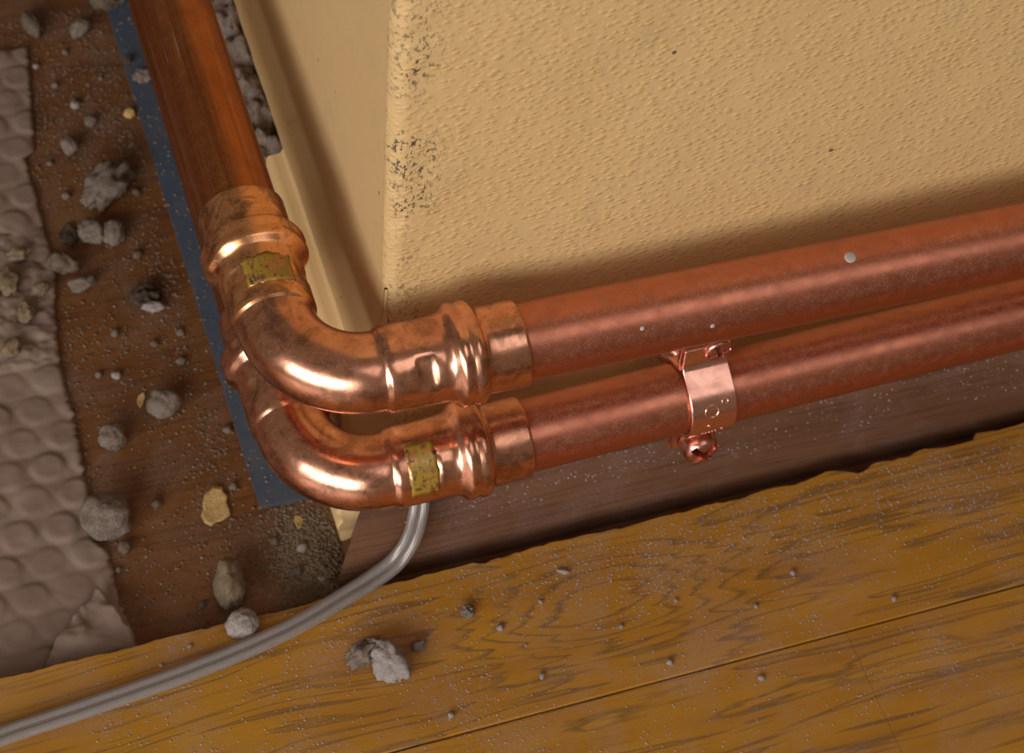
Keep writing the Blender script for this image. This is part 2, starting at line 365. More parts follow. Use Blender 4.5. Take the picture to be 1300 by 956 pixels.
# brown wooden trim along the foot of the right wall, mitred at the corner
def trim():
    prof = [(24.5, ZF), (24.5, -103.5), (21, -105.5), (17.5, -108.2), (14.1, -112.3), (11.5, -115.6), (9, -119.6), (7, -123.6), (5.5, -127.5), (3.6, -133), (2.3, -139), (1.1, -146.2), (.9, ZF)]
    V, Fs = [], []; n = len(prof); N = 130
    for i in range(N):
        for y, z in prof:
            xs = y + 14.0 + (fbm((y, z, 4), .25, 3)*1.0 if i == 0 else 0); x = xs + (600-xs)*(i/(N-1))
            V.append((x, y + fbm((x, z, 6), .03, 2)*.35, z))
    for i in range(N-1):
        for j in range(n): a = i*n+j; b = i*n+(j+1) % n; Fs.append((a, b, b+n, a+n))
    Fs += [tuple(range(n)), tuple(range((N-1)*n, N*n))]
    o = make('baseboard_right', V, Fs, 'trim'); sharp(o, 50)
    return tag(o, 'rounded brown wooden trim with a mitred end below the copper pipes', None, kind='structure')
trim()

# exposed rough mortar where the skirting lip has broken away
def mortar_mass():
    V, Fs = [], []; ny, nx, nd = 170, 26, 22
    for i in range(ny):
        y = 136 + 380*i/(ny-1)
        for j in range(-nd, nx):
            t = max(0, j/(nx-1)); x = 12 + 22*t
            z = -66 + 15*min(1, t*1.6) + fbm((x, y, 0), .085, 5)*9 + fbm((x, y, 5), .3, 4)*2.2
            if t > .8: z -= (t-.8)*60*(0.5+.5*fbm((y, 0, 2), .1, 2))
            if t < .12: z -= 10*(1-t/.12)
            if j < 0:
                k = -j/nd; z = z*(1-k)+(ZF+.2)*k; x -= -8*k*.2 - 2.6*fbm((z, y, 4), .07, 5) - .8*fbm((z, y, 9), .3, 3)
            V.append((x + fbm((x, y, 11), .12, 3)*1.2, y + (fbm((x, z, 3), .1, 4)*3 if i == 0 else 0), z))
    m = nx+nd
    for i in range(ny-1):
        for j in range(m-1): a = i*m+j; Fs.append((a, a+1, a+1+m, a+m))
    b = len(V); V.append((33, 136, ZF+.2)); Fs.append(tuple(range(m))+(b,))
    addp(make('exposed_mortar', V, Fs, 'mortar'), sk)
mortar_mass()

# ------------------------------------------------------------------ copper pipe lines
def sweep(path, radii, name, mat, parent, seg=56, rad_mod=None, caps=False):
    """path: list of (point, tangent) with tangents in a plane; radii per point."""
    V, Fs = [], []
    for k, ((p, t), r) in enumerate(zip(path, radii)):
        t = Vector(t).normalized(); side = Vector((t.y, -t.x, 0)).normalized(); upv = side.cross(t) * -1
        upv = t.cross(side)*-1 if t.cross(side).z < 0 else t.cross(side)
        for j in range(seg):
            a = 2*math.pi*j/seg; rr = r*(rad_mod(k, a) if rad_mod else 1)
            V.append(tuple(Vector(p)+side*math.cos(a)*rr+upv*math.sin(a)*rr))
    for i in range(len(path)-1):
        for j in range(seg):
            a = i*seg+j; b = i*seg+(j+1) % seg; Fs.append((a, b, b+seg, a+seg))
    if caps: Fs += [tuple(range(seg)), tuple(range((len(path)-1)*seg, len(path)*seg))]
    return make(name, V, Fs, mat, parent)
def hexring(k, a): return 1 + .010*math.cos(6*a)

# leg profile: distance from the corner -> outer radius
SOCK = [(28.2, 14.1), (28.9, 14.3), (29.6, 15.0), (30.4, 15.25), (33, 15.3), (36, 15.3), (38.5, 15.33), (39.2, 15.33), (39.9, 15.34), (41, 15.34), (42.5, 15.35), (44, 15.36), (45.1, 15.37), (45.8, 15.38), (46.6, 15.4), (49, 15.45), (51.5, 15.7), (52.8, 16.5), (53.8, 17.8), (54.9, 18.55), (56.2, 18.75), (57.2, 18.5), (58.0, 18.15), (58.9, 18.25), (60.2, 18.85), (61.6, 18.8), (62.8, 18.1), (63.6, 17.0), (64.4, 16.1), (65.6, 15.75), (69, 15.7), (78.2, 15.75), (79.0, 15.55), (79.4, 15.1), (79.3, 14.4), (78.5, 14.05)]
RB = 28.2
def elbow(name, tf, matname, parent, mark_leg, stretch=1.0):
    path, rad, where = [], [], []
    for s, r in reversed(SOCK): path.append(((s*stretch if s > 30 else s, 0, 0), (-1, 0, 0))); rad.append(r); where.append(('x', s))
    for i in range(1, 24):
        a = math.radians(-90 - 90*i/24); path.append(((RB+RB*math.cos(a), RB+RB*math.sin(a), 0), (math.sin(a), -math.cos(a), 0))); rad.append(14.1 + .15*math.sin(math.pi*i/24)); where.append(('b', i))
    for s, r in SOCK: path.append(((0, s*stretch if s > 30 else s, 0), (0, 1, 0))); rad.append(r); where.append(('y', s))
    def mod(k, a):
        leg, s = where[k]
        if leg == 'b': return 1.0
        m = 1.0
        if 52 < s < 64: m += .012*math.cos(6*a)
        if 42 < s < 51: m += .004*math.cos(6*a)
        return m
    o = sweep(path, rad, name, matname, parent, seg=96, rad_mod=mod)
    for v in o.data.vertices:      # press jaw dents on the sockets
        c = v.co/S
        for leg in ('x', 'y'):
            s = c.x if leg == 'x' else c.y; q = c.y if leg == 'x' else c.x
            if 32 < s < 52:
                ang = math.degrees(math.atan2(c.z, -q))
                for a0 in (40, 160, -80):
                    dd = abs((ang-a0+180) % 360-180)
                    if dd < 24: 
                        f = .95*max(0, 1-(dd/24)**4)*max(0, 1-((s-42.5)/3.6)**4); k = 1-f/15
                        v.co.z *= k
                        if leg == 'x': v.co.y *= k
                        else: v.co.x *= k
    o.data.transform(tf); o.data.update()
    return o
def patch(name, tf, leg, s0, s1, a0, a1, r, parent):      # worn painted marking, a thin shell on the socket
    V, Fs = [], []; na, ns = 14, 8
    for lay in (0, 1):
        for i in range(ns+1):
            for j in range(na+1):
                s = s0+(s1-s0)*i/ns; a = math.radians(a0+(a1-a0)*j/na)
                if i in (0, ns): s += fbm((j*.8, i, s0), .7, 3)*1.2
                if j in (0, na): a += fbm((i*.8, j, s0), .7, 3)*.07
                rr = r+.06-.25*lay
                q = -rr*math.cos(a); z = rr*math.sin(a)
                V.append((s, q, z) if leg == 'x' else (q, s, z))
    m = (ns+1)*(na+1)
    for i in range(ns):
        for j in range(na):
            a = i*(na+1)+j; f = (a, a+1, a+na+2, a+na+1); Fs += [f, tuple(x+m for x in f)]
    rim = [j for j in range(na+1)] + [i*(na+1)+na for i in range(1, ns+1)] + [ns*(na+1)+j for j in range(na-1, -1, -1)] + [i*(na+1) for i in range(ns-1, 0, -1)]
    for i in range(len(rim)): a, b = rim[i], rim[(i+1) % len(rim)]; Fs.append((a, b, b+m, a+m))
    o = make(name, V, Fs, 'mark', parent); o.data.transform(tf); return o
def lin(dx, dy, org):          # linear map in metres: x leg along dx, y leg along dy, shifted to org (mm)
    return Matrix(((dx[0], dy[0], 0, org[0]*S), (dx[1], dy[1], 0, org[1]*S), (dx[2], dy[2], 1, org[2]*S), (0, 0, 0, 1)))
def pipe_run(name, tf, leg, s0, s1, mat, parent, n=24):
    path = [((s0+(s1-s0)*i/n, 0, 0), (1, 0, 0)) if leg == 'x' else ((0, s0+(s1-s0)*i/n, 0), (0, 1, 0)) for i in range(n+1)]
    V, Fs = [], []; seg = 72
    for (p, t) in path:
        for j in range(seg):
            a = 2*math.pi*j/seg; c_, s_ = math.cos(a)*14, math.sin(a)*14
            V.append((p[0], c_, s_) if leg == 'x' else (c_, p[1], s_))
    for i in range(n):
        for j in range(seg): a = i*seg+j; b = i*seg+(j+1) % seg; Fs.append((a, b, b+seg, a+seg))
    Fs += [tuple(range(seg)), tuple(range(n*seg, (n+1)*seg))]
    o = make(name, V, Fs, mat, parent); sharp(o, 60); o.data.transform(tf); return o

TU = lin((1, -.0138, -.0081), (-.0035, 1, -.0003), (0, 0, 0))
LO = (4.13, -.775, -64.72)
TL = lin((1, .0114, .0068), (.0010, 1, .0001), LO)
up_line = empty('copper_pipe'); tag(up_line, 'copper pipe line with tarnished elbow, running above the pipe held by the clip', 'pipe')
e1 = elbow('elbow', TU, 'fitting', up_line, 'y'); tag(e1, 'shiny press-fit copper elbow with collars')
e1.data.materials.append(M['fitting_old'])
for p in e1.data.polygons:
    if p.center.y > 0.029 and p.center.x < .02: p.material_index = 1
patch('paint_mark', TU, 'y', 35.5, 47.5, 62, 128, 15.4, e1)
pu = pipe_run('pipe', TU, 'x', 74, 640, 'pipe', up_line); tag(pipe_run('pipe', TU, 'y', 74, 640, 'pipe_old', up_line), 'tarnished brown scratched copper pipe')
def drop(tf, s_, ang, r, parent):          # dried paint splash on the pipe
    V, Fs = [], []; m = 16; a = math.radians(ang)
    for k, (q, h) in enumerate(((1.0, -.15), (.85, .22), (.5, .34))):
        for j in range(m):
            p = 2*math.pi*j/m; rr = r*q*(1+.15*math.sin(2*p+1)); ds = rr*math.cos(p); da = rr*math.sin(p)*1.25/14
            R_ = 14+h; V.append((s_+ds, -R_*math.cos(a+da), R_*math.sin(a+da)))
    for k in range(2):
        for j in range(m): x = k*m+j; y = k*m+(j+1) % m; Fs.append((x, y, y+m, x+m))
    Fs += [tuple(range(m)), tuple(range(2*m, 3*m))]
    o = make('paint_drop', V, Fs, 'splash'); o.data.transform(tf); o.parent = parent; return o
drop(TU, 201.7, 83.0, 2.2, pu); drop(TU, 120.0, 40.1, 0.8, pu); drop(TU, 145.9, 21.6, 0.8, pu)
lo_line = empty('copper_pipe'); tag(lo_line, 'copper pipe line held by the screwed clip just above the brown wooden trim', 'pipe')
e2 = elbow('elbow', TL, 'fitting', lo_line, 'x', 1.03)
patch('paint_mark', TL, 'x', 34, 45, 8, 84, 15.4, e2)
pipe_run('pipe', TL, 'x', 76, 640, 'pipe', lo_line); pipe_run('pipe', TL, 'y', 76, 640, 'pipe_old', lo_line)

# ------------------------------------------------------------------ pipe clip
def strip_mesh(prof, x0, x1, th, name, mat, parent, bev=1.2):
    """band following a (y, z) centre line, width along x, thickness th"""
    n = len(prof); V, Fs = [], []
    for i, (y, z) in enumerate(prof):
        a = prof[max(0, i-1)]; b = prof[min(n-1, i+1)]; t = Vector((0, b[0]-a[0], b[1]-a[1])).normalized(); nn = Vector((0, -t.z, t.y))
        for x, k in ((x0, -.5), (x0, .5), (x1, .5), (x1, -.5)): V.append((x, y+nn.y*th*k, z+nn.z*th*k))
    for i in range(n-1):
        for j in range(4): a = i*4+j; b = i*4+(j+1) % 4; Fs.append((a, b, b+4, a+4))
    Fs += [(0, 1, 2, 3), tuple((n-1)*4+j for j in range(4))]
    o = make(name, V, Fs, mat, parent); 
    md = o.modifiers.new('bevel', 'BEVEL'); md.width = .0004; md.segments = 2; md.limit_method = 'ANGLE'; md.angle_limit = math.radians(50)
    sharp(o, 50); return o
CX = 157.3
cy, cz = LO[1]+.0114*150, LO[2]+.0068*150
clip = empty('pipe_clip', (CX, WY, cz)); tag(clip, 'copper saddle clip screwed over the pipe above the wooden trim', 'clip')
arc = [(cy-15.0*math.cos(math.radians(a)), cz+15.0*math.sin(math.radians(a))) for a in range(-78, 82, 8)]
front = [(cy-3.6, cz-29), (cy-3.6, cz-17.5)] + [(cy-4.2, cz-15.6)] + arc[1:-1] + [(cy-.2, cz+16.5), (cy+1.5, cz+18.5), (cy+2, cz+28)]
st = addp(strip_mesh(front, CX-9.2, CX+9.2, 1.5, 'strap', 'clip', None), clip)
barc = [(cy+15.0*math.cos(math.radians(a)), cz+15.0*math.sin(math.radians(a))) for a in range(-78, 82, 8)]
back = [(cy-1.6, cz-32.5), (cy-1.6, cz-17.5), (cy+1, cz-15.8)] + barc[1:-1] + [(cy+2, cz+16.8), (cy+3.8, cz+18.5), (cy+3.8, cz+28)]
addp(strip_mesh(back, CX-9.8, CX+9.8, 1.6, 'back_strap', 'clip', None), clip)
# standoff between the back strap and the wall
V, Fs = [], []
for y in (cy+15.5, cy+17.5, WY-1.8, WY-.1):
    r = 5 if y < WY-3 else 9
    V += [(CX+r*math.cos(2*math.pi*j/20), y, cz+r*math.sin(2*math.pi*j/20)) for j in range(20)]
for i in range(3):
    for j in range(20): a = i*20+j; b = i*20+(j+1) % 20; Fs.append((a, b, b+20, a+20))
Fs += [tuple(range(20)), tuple(range(60, 80))]
addp(make('wall_stud', V, Fs, 'clip'), clip)
# stamped ring mark and dimples on the strap
def stamp(a_deg, dx, r0, r1, h, name):
    V, Fs = [], []; m = 20; a = math.radians(a_deg); c = Vector((CX+dx, cy-15.75*math.cos(a), cz+15.75*math.sin(a))); nrm = Vector((0, -math.cos(a), math.sin(a))); t2 = Vector((0, math.sin(a), math.cos(a)))
    for r, hh in ((r0, -.3), (r0+.2*(r1-r0), h), (r0+.8*(r1-r0), h), (r1, -.3)):
        for j in range(m):
            q = 2*math.pi*j/m; V.append(tuple(c+Vector((1, 0, 0))*r*math.cos(q)+t2*r*math.sin(q)+nrm*(hh-(r*math.sin(q))**2/31.0)))
    for i in range(3):
        for j in range(m): a_ = i*m+j; b_ = i*m+(j+1) % m; Fs.append((a_, b_, b_+m, a_+m))
    Fs += [tuple(range(m)), tuple(range(3*m, 4*m))]
    o = make(name, V, Fs, 'clip', None); o.parent = st; return o
stamp(28, -1.0, 2.3, 3.1, .22, 'stamped_mark'); stamp(2, -1.8, .3, 1.0, .25, 'stamped_mark'); stamp(-14, 4.2, .3, .9, .25, 'stamped_mark'); stamp(40, 4.5, .9, 1.5, .2, 'stamped_mark')
for k in range(5): stamp(-18-3*k*.0, -3.4+1.3*k, .1, .45, .25, 'stamped_mark')
def screw(loc, rad, hgt, rot, parent):
    """pan head with a four-lobed cross recess, axis along -y"""
    V, Fs = [], []; nr, na = 16, 64
    def recess(x, z):
        c, s = math.cos(rot), math.sin(rot); u, v = c*x+s*z, -s*x+c*z; u, v = abs(u), abs(v)
        arm = min(u, v); lng = max(u, v); wdt = rad*.17; L = rad*.8
        k = max(0, min(1, (wdt-arm)/(rad*.05)))*max(0, min(1, (L-lng)/(rad*.06)))
        k = max(k, max(0, min(1, (rad*.27-math.hypot(u, v))/(rad*.06))))
        return k
    nr = 26; na = 96
    for i in range(nr+1):
        t = i/nr; r = rad*t
        for j in range(na):
            a = 2*math.pi*j/na; x, z = r*math.cos(a), r*math.sin(a)
            y = -hgt*math.sqrt(max(0, 1-(t**6))) if t < 1 else 0
            y += recess(x, z)*hgt*.8
            V.append((loc[0]+x, loc[1]+y, loc[2]+z))
    for i in range(nr):
        for j in range(na): a = i*na+j; b = i*na+(j+1) % na; Fs.append((a, b, b+na, a+na))
    b = len(V)
    for r, y in ((rad*.97, .9), (rad*.5, .9), (rad*.5, 9.0)):
        V += [(loc[0]+r*math.cos(2*math.pi*j/na), loc[1]+y, loc[2]+r*math.sin(2*math.pi*j/na)) for j in range(na)]
    prev = nr*na
    for k in range(3):
        cur = b+k*na
        for j in range(na): Fs.append((prev+j, prev+(j+1) % na, cur+(j+1) % na, cur+j))
        prev = cur
    Fs.append(tuple(prev+j for j in range(na)))
    o = make('screw', V, Fs, 'screw', None); sharp(o, 42); o.data.materials.append(M['screw_shade'])
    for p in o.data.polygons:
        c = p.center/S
        if p.index < nr*na and recess(c.x-loc[0], c.z-loc[2]) > .6 and c.y < loc[1]+.1: p.material_index = 1  # recess faces take the darker colour as painted shade
    addp(o, parent); return o
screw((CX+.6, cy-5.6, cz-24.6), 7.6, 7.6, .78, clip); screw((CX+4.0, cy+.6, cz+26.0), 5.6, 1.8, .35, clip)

# ------------------------------------------------------------------ blue strip on the floor, under the pipes
V = [(-5.8, 47.2), (17.6, 46.0), (16.5, 520), (-11.2, 520)]
def extr(poly, z0, z1, name, mat, smooth=False):
    n = len(poly); Vv = [(x, y, z0) for x, y in poly]+[(x, y, z1) for x, y in poly]
    return make(name, Vv, [tuple(range(n)), tuple(range(n, 2*n))]+[(i, (i+1) % n, n+(i+1) % n, n+i) for i in range(n)], mat, smooth=smooth)
tag(extr([(-5.8, 47.2), (17.6, 46.0), (15.5, 540), (-13.2, 540)], ZF+.05, ZF+2.0, 'plastic_strip', 'blue'), 'flat blue-grey plastic strip lying on the floor under the pipes', 'strip')

# ------------------------------------------------------------------ clear twin cable
def cable():
    pts = [(52, 19, -96), (51.0, 12, -101), (48.0, 4.5, -110), (44.0, .2, -121), (37.0, -3.4, -129), (27, -7.0, -131.6), (15.0, -11.2, -131.9), (-5.7, -18.3, -131.9), (-28.7, -23.4, -131.9), (-50.7, -26.8, -131.9), (-70, -29, -131.9), (-96.3, -31.6, -131.9), (-123, -34, -131.9), (-160, -40, -131.9), (-230, -60, -131.9)]
    P = [Vector(p) for p in pts]; path = []
    for i in range(len(P)-1):
        p0, p1, p2, p3 = P[max(0, i-1)], P[i], P[i+1], P[min(len(P)-1, i+2)]
        for k in range(8):
            t = k/8; path.append(.5*((2*p1)+(p2-p0)*t+(2*p0-5*p1+4*p2-p3)*t*t+(3*p1-p0-3*p2+p3)*t**3))
    path.append(P[-1])
    root = empty('cable', (15, -11.2, ZP)); tag(root, 'clear twin cable with silvery strands trailing over the trim onto the yellow board', 'cable')
    def frames():
        for i, p in enumerate(path):
            t = (path[min(len(path)-1, i+1)]-path[max(0, i-1)]).normalized()
            nrm = Vector((0, -.75, .66)) if i < 24 else Vector((0, -.75, .66)).lerp(Vector((0, 0, 1)), min(1, (i-24)/24))
            side = t.cross(nrm).normalized(); yield p, side, side.cross(t).normalized()
    fr = list(frames())
    def tube(name, off, r, mat, lobes=None, seg=24):
        V, Fs = [], []
        for p, s, u in fr:
            for j in range(seg):
                a = 2*math.pi*j/seg
                if lobes:       # figure-eight outline
                    ca, sa = math.cos(a), math.sin(a); w = lobes
                    x = w*ca + r*ca*abs(ca)**.3*.55; y = r*sa*(.72+.28*min(1, abs(ca)*1.6))
                    if abs(ca) > .6: y = r*sa*1.25 if abs(sa) < .8 else y
                    V.append(tuple(p+s*x+u*y))
                else: V.append(tuple(p+s*(off+r*math.cos(a))+u*r*math.sin(a)))
        for i in range(len(fr)-1):
            for j in range(seg): a = i*seg+j; b = i*seg+(j+1) % seg; Fs.append((a, b, b+seg, a+seg))
        Fs += [tuple(range(seg)), tuple(range((len(fr)-1)*seg, len(fr)*seg))]
        return addp(make(name, V, Fs, mat), root)
    tube('jacket', -1.85, 2.15, 'jacket'); tube('jacket', 1.85, 2.15, 'jacket')
    for off in (-1.85, 1.85):       # each conductor: a twisted bundle
        V, Fs = [], []; seg = 6; ns = 7
        for q in range(ns):
            b0 = len(V)
            for i, (p, s, u) in enumerate(fr):
                ph = 2*math.pi*q/6 + i*.22; rr = 0 if q == 6 else .78
                c = p+s*(off+rr*math.cos(ph))+u*rr*math.sin(ph)
                for j in range(seg): a = 2*math.pi*j/seg; V.append(tuple(c+s*.42*math.cos(a)+u*.42*math.sin(a)))
            for i in range(len(fr)-1):
                for j in range(seg): a = b0+i*seg+j; b = b0+i*seg+(j+1) % seg; Fs.append((a, b, b+seg, a+seg))
        addp(make('conductor', V, Fs, 'silver'), root)
cable()

# ------------------------------------------------------------------ bubble wrap
def bubble_wrap():
    edge = [(331, -52), (327, -51.5), (262, -60), (258, -65), (238, -64), (210, -64), (196, -62.5), (165, -68), (136, -71), (112, -70), (98, -70.5), (66, -72), (49, -74), (42, -69), (20, -69.5), (3, -66.5), (-8, -67)]
    def xr(y):
        for (a, b), (c, d) in zip(edge[:-1], edge[1:]):
            if c <= y <= a: return b + (d-b)*(a-y)/(a-c)
        return edge[-1][1]
    V, Fs, idx = [], [], {}
    step = 1.0; ny = int((327+7)/step); nxx = 150
    pitch_ = 17.0
    for i in range(ny+1):
        y = -7+(334)*i/ny; r = xr(y) + fbm((y, 0, 3), .35, 3)*1.1
        for j in range(nxx+1):
            x = r - j*1.1
            row = round(y/(pitch_*.866)); best = 1e9
            for rw in (row-1, row, row+1):
                off = (rw % 2)*pitch_/2; cx = round((x-off)/pitch_)*pitch_+off; d = math.hypot(x-cx, y-rw*pitch_*.866)
                if d < best: best = d; key = (rw, round((x-off)/pitch_))
            R = 8.0; flat = .35+.65*noise.cell(Vector((key[0]+.5, key[1]+.5, 2.2)))
            b = 0
            if best < R: tt = max(0, min(1, (R-best)/(R*.34))); b = tt*tt*(3-2*tt)*(.2+.95*abs(flat))
            rim = .12*math.exp(-((best-R)/.7)**2)
            base = 1.6 + .8*fbm((x, y, 0), .03, 3) + .22*fbm((x, y, 4), .12, 3)
            base += 1.0*max(0, fbm((x, y, 8), .05, 2)) 
            if 140 < y < 215: base += 1.8*abs(fbm((x, y, 12), .12, 4))
            V.append((x, y, ZF+max(.3, base)+b-rim+ (0 if j else -.8)))
    m = nxx+1
    for i in range(ny):
        for j in range(nxx): a = i*m+j; Fs.append((a, a+1, a+1+m, a+m))
    o = make('bubble_wrap', V, Fs, 'wrap'); tag(o, 'dusty sheet of clear bubble wrap lying on the brown floor', 'bubble wrap')
    sol = o.modifiers.new('thick', 'SOLIDIFY'); sol.thickness = .0002
    shift_to(o, (-110, 150, ZF))
    # torn corner folded back over the sheet
    V, Fs = [], []; A = [(-66, -5), (-103, -5), (-93, 10), (-76, 25)]
    n = 22
    for i in range(n+1):
        for j in range(n+1):
            s, t = i/n, j/n
            x = (A[0][0]*(1-s)+A[1][0]*s)*(1-t)+(A[3][0]*(1-s)+A[2][0]*s)*t; y = (A[0][1]*(1-s)+A[1][1]*s)*(1-t)+(A[3][1]*(1-s)+A[2][1]*s)*t
            V.append((x + fbm((x, y, 2), .2, 3)*1.2, y+fbm((x, y, 6), .2, 3)*1.2, ZF+6.2+1.5*fbm((x, y, 9), .12, 3)+3.2*math.sin(math.pi*t)*.6))
    for i in range(n):
        for j in range(n): a = i*(n+1)+j; Fs.append((a, a+1, a+n+2, a+n+1))
    f = make('folded_flap', V, Fs, 'wrap'); s2 = f.modifiers.new('thick', 'SOLIDIFY'); s2.thickness = .0003; addp(f, o)
bubble_wrap()

# ------------------------------------------------------------------ lumps of mortar, flakes, grit
def lump_mesh(sx, sy, sz, seed, rough=.34, sub=4, freq=1.5, flat=.35):
    bm = bmesh.new(); bmesh.ops.create_icosphere(bm, subdivisions=sub, radius=1)
    for v in bm.verts:
        p = v.co.copy(); q = p*freq+Vector((seed*3.7, seed*1.3, seed*7.1))
        k = 1 + rough*.9*noise.fractal(q*.8, 1.0, 2.0, 2) + rough*.30*noise.fractal(q*3.4, .9, 2.0, 3)
        if sub > 3: k += .05*noise.noise(q*9)
        c = p*k
        c.z = max(c.z, -1+flat)
        v.co = Vector((c.x*sx, c.y*sy, c.z*sz))*S
    zmin = min(v.co.z for v in bm.verts)
    for v in bm.verts: v.co.z -= zmin
    me = bpy.data.meshes.new('mortar_lump'); bm.to_mesh(me); bm.free(); me.polygons.foreach_set('use_smooth', [True]*len(me.polygons)); return me
def lump(x, y, z, sx, sy, sz, rz, mat, label, seed, group=None, name='mortar_lump', cat='mortar lump', **kw):
    me = lump_mesh(sx, sy, sz, seed, **kw); me.materials.append(M[mat])
    o = bpy.data.objects.new(name, me); COL.objects.link(o); o.location = (x*S, y*S, z*S); o.rotation_euler = (0, 0, rz); tag(o, label, cat, group); return o
zf = ZF
lump(-8, 350, zf, 9, 9.5, 9, 0, 'mortar_brown', 'large rough brown mortar lump against the blue strip beside the tarnished pipe', 1, rough=.5)
lump(-47, 341, zf, 4.2, 8.5, 4.5, .25, 'mortar_brown', 'smooth cone-shaped mortar lump standing on the floor', 2, rough=.2)
lump(-25, 334, zf, 6, 4.2, 4, .55, 'mortar', 'pale oblong mortar lump on the dusty floor above the bubble wrap', 3, rough=.3)
lump(-32, 231, zf, 14, 8, 6.5, .75, 'mortar', 'large flat crumbly grey mortar slab halfway along the floor', 4, rough=.55, freq=2.2)
lump(-44, 260, zf, 4.0, 4.6, 4.2, 0, 'mortar', 'small round grey mortar ball beside the large flat slab', 5, rough=.25)
lump(-44, 206, zf, 5, 7, 5, .3, 'mortar', 'first of two grey mortar lumps lying close together below the large slab', 6, rough=.4)
lump(-35, 203, zf, 5, 6, 4.5, -.3, 'mortar', 'second of two grey mortar lumps lying close together, beside the blue strip', 7, rough=.4)
lump(-54, 179, zf, 6.5, 3, 3.4, .2, 'mortar', 'small knobbly oblong mortar piece next to the bubble wrap edge', 8, rough=.5)
lump(-60, 192, zf, 7, 5, 5, -.4, 'mortar_brown', 'brown mortar lump touching the bubble wrap edge beside the knobbly oblong piece', 9, rough=.4)
lump(-29, 166, zf, 6, 4.5, 3.5, .1, 'mortar_dark', 'dark sooty crumb pile in the middle of the floor', 10, rough=.7, freq=2.5)
lump(-26.5, 159, zf, 4.5, 2.4, 2.4, -.2, 'plaster_pale', 'white plaster chip at the foot of the dark sooty crumb pile', 11, rough=.4)
lump(-33, 106, zf, 6.6, 6.2, 6, 0, 'mortar', 'round grey mortar ball with a rough crust beside a golden flake', 12, rough=.28)
lump(-57, 95.5, zf, 5.6, 5.8, 5.6, .4, 'mortar', 'round pale mortar ball between the bubble wrap and the crusted ball', 13, rough=.25)
lump(-67, 56.5, zf, 10.4, 10, 9, .3, 'mortar', 'largest rounded mortar lump resting against the bubble wrap edge', 14, rough=.25)
lump(-62.5, 43, zf, 2.7, 2.9, 2.6, .3, 'mortar_brown', 'small brown crumb at the foot of the largest rounded lump', 15, rough=.2)
lump(-26.5, 14, zf, 6.2, 11.5, 7, -.15, 'mortar_tan', 'long tan mortar lump lying against the yellow board edge', 16, rough=.26)
lump(-26.7, -12.6, ZP, 6.2, 5.6, 5.4, .2, 'plaster_pale', 'pale faceted plaster lump on the yellow board behind the cable', 17, rough=.3, freq=1.2)
lump(23.5, -43.5, ZP, 6.2, 9.5, 5.5, .45, 'plaster_pale', 'big pitted plaster lump on the yellow board in front of the cable', 18, rough=.45, freq=2.0)
lump(14.5, -37, ZP, 6.6, 4, 4.2, .35, 'mortar', 'lobed plaster lump beside the big pitted one on the yellow board', 19, rough=.6, freq=2.2)
lump(36.4, -39, ZP, 2.8, 2.2, 2.0, .5, 'mortar', 'small plaster chip just beyond the big pitted lump on the yellow board', 20, rough=.4)
lump(59, -29.7, ZP, 2.6, 2.4, 2.0, .2, 'mortar', 'grey crumb on a dark grain line of the yellow board below the trim', 21, rough=.6, freq=2.2)
lump(69.1, -39.7, ZP, 1.6, 1.4, 1.2, .2, 'plaster_pale', 'tiny pale chip in front of the grey crumb on the yellow board', 22, rough=.4, sub=3)
lump(101, -22.6, ZP, 2.6, .9, .9, -.6, 'plaster_pale', 'slim curled white shaving on the yellow board near the trim', 23, rough=.3, sub=3)
lump(-2.3, 293.5, zf+2, 4.4, 3.8, 3.2, 0, 'mortar', 'pale crumbly lump lying on the blue strip beside the pipe', 24, rough=.5, freq=2.0)
lump(-7.5, 306, zf+2, 2.2, 2.2, 2.0, 0, 'mortar_dark', 'dark crumb on the blue strip', 25, rough=.4, sub=3)
lump(-13.5, 274, zf, 2.8, 2.8, 2.4, 0, 'flake', 'ochre crumb at the edge of the blue strip', 26, rough=.3, sub=3)
lump(-36.7, 285.7, zf, 2.2, 2.6, 1.8, .4, 'plaster_pale', 'small white chip on the dusty floor above the round grey ball', 27, rough=.3, sub=3)
lump(-31.8, 273.5, zf, 2.8, 2.6, 2.2, 0, 'mortar', 'small grey crumb just below the small white chip', 28, rough=.4, sub=3)
lump(-54, 208.5, zf, 3.4, 6, 1.2, -.2, 'mortar_dark', 'flat black flake beside the bubble wrap edge', 29, rough=.5)
crumbs = [(-35, 321), (-51, 231.5), (-54.5, 253), (-43.5, 300.5), (-48.9, 127.6), (-67, 33.8), (-38.5, 9.5), (-21, 128), (-18, 143), (-30, 140), (-45, 150), (-27, 190), (-20, 226), (-14, 60), (-10, 88), (-46, 60), (-50, 315), (-22, 300), (-58, 285), (-56, 130), (6, 24), (14, 18), (-4, 30), (10, 8), (2, 14)]
for i, (x, y) in enumerate(crumbs):
    r = random.uniform(1.3, 2.3); lump(x, y, zf, r*random.uniform(.9, 1.3), r, r*.8, random.random()*3, random.choice(['mortar', 'mortar', 'mortar_brown', 'plaster_pale']), 'tiny loose crumb of mortar on the brown floor', 40+i, group='tiny mortar crumbs on the brown floor', name='mortar_crumb', cat='crumb', sub=2, rough=.35)
for i, (x, y) in enumerate([(78.3, -64), (115, -52), (140, -47), (-60, -20), (-48, -15), (170, -58), (225, -70), (88, -33), (128, -72), (190, -48), (160, -88), (40, -70)]):
    r = random.uniform(.8, 1.3); lump(x, y, ZP, r*1.2, r, r*.8, random.random()*3, 'plaster_pale', 'tiny loose speck of plaster on the yellow boards', 80+i, group='tiny plaster specks on the yellow boards', name='plaster_speck', cat='speck', sub=2, rough=.35)
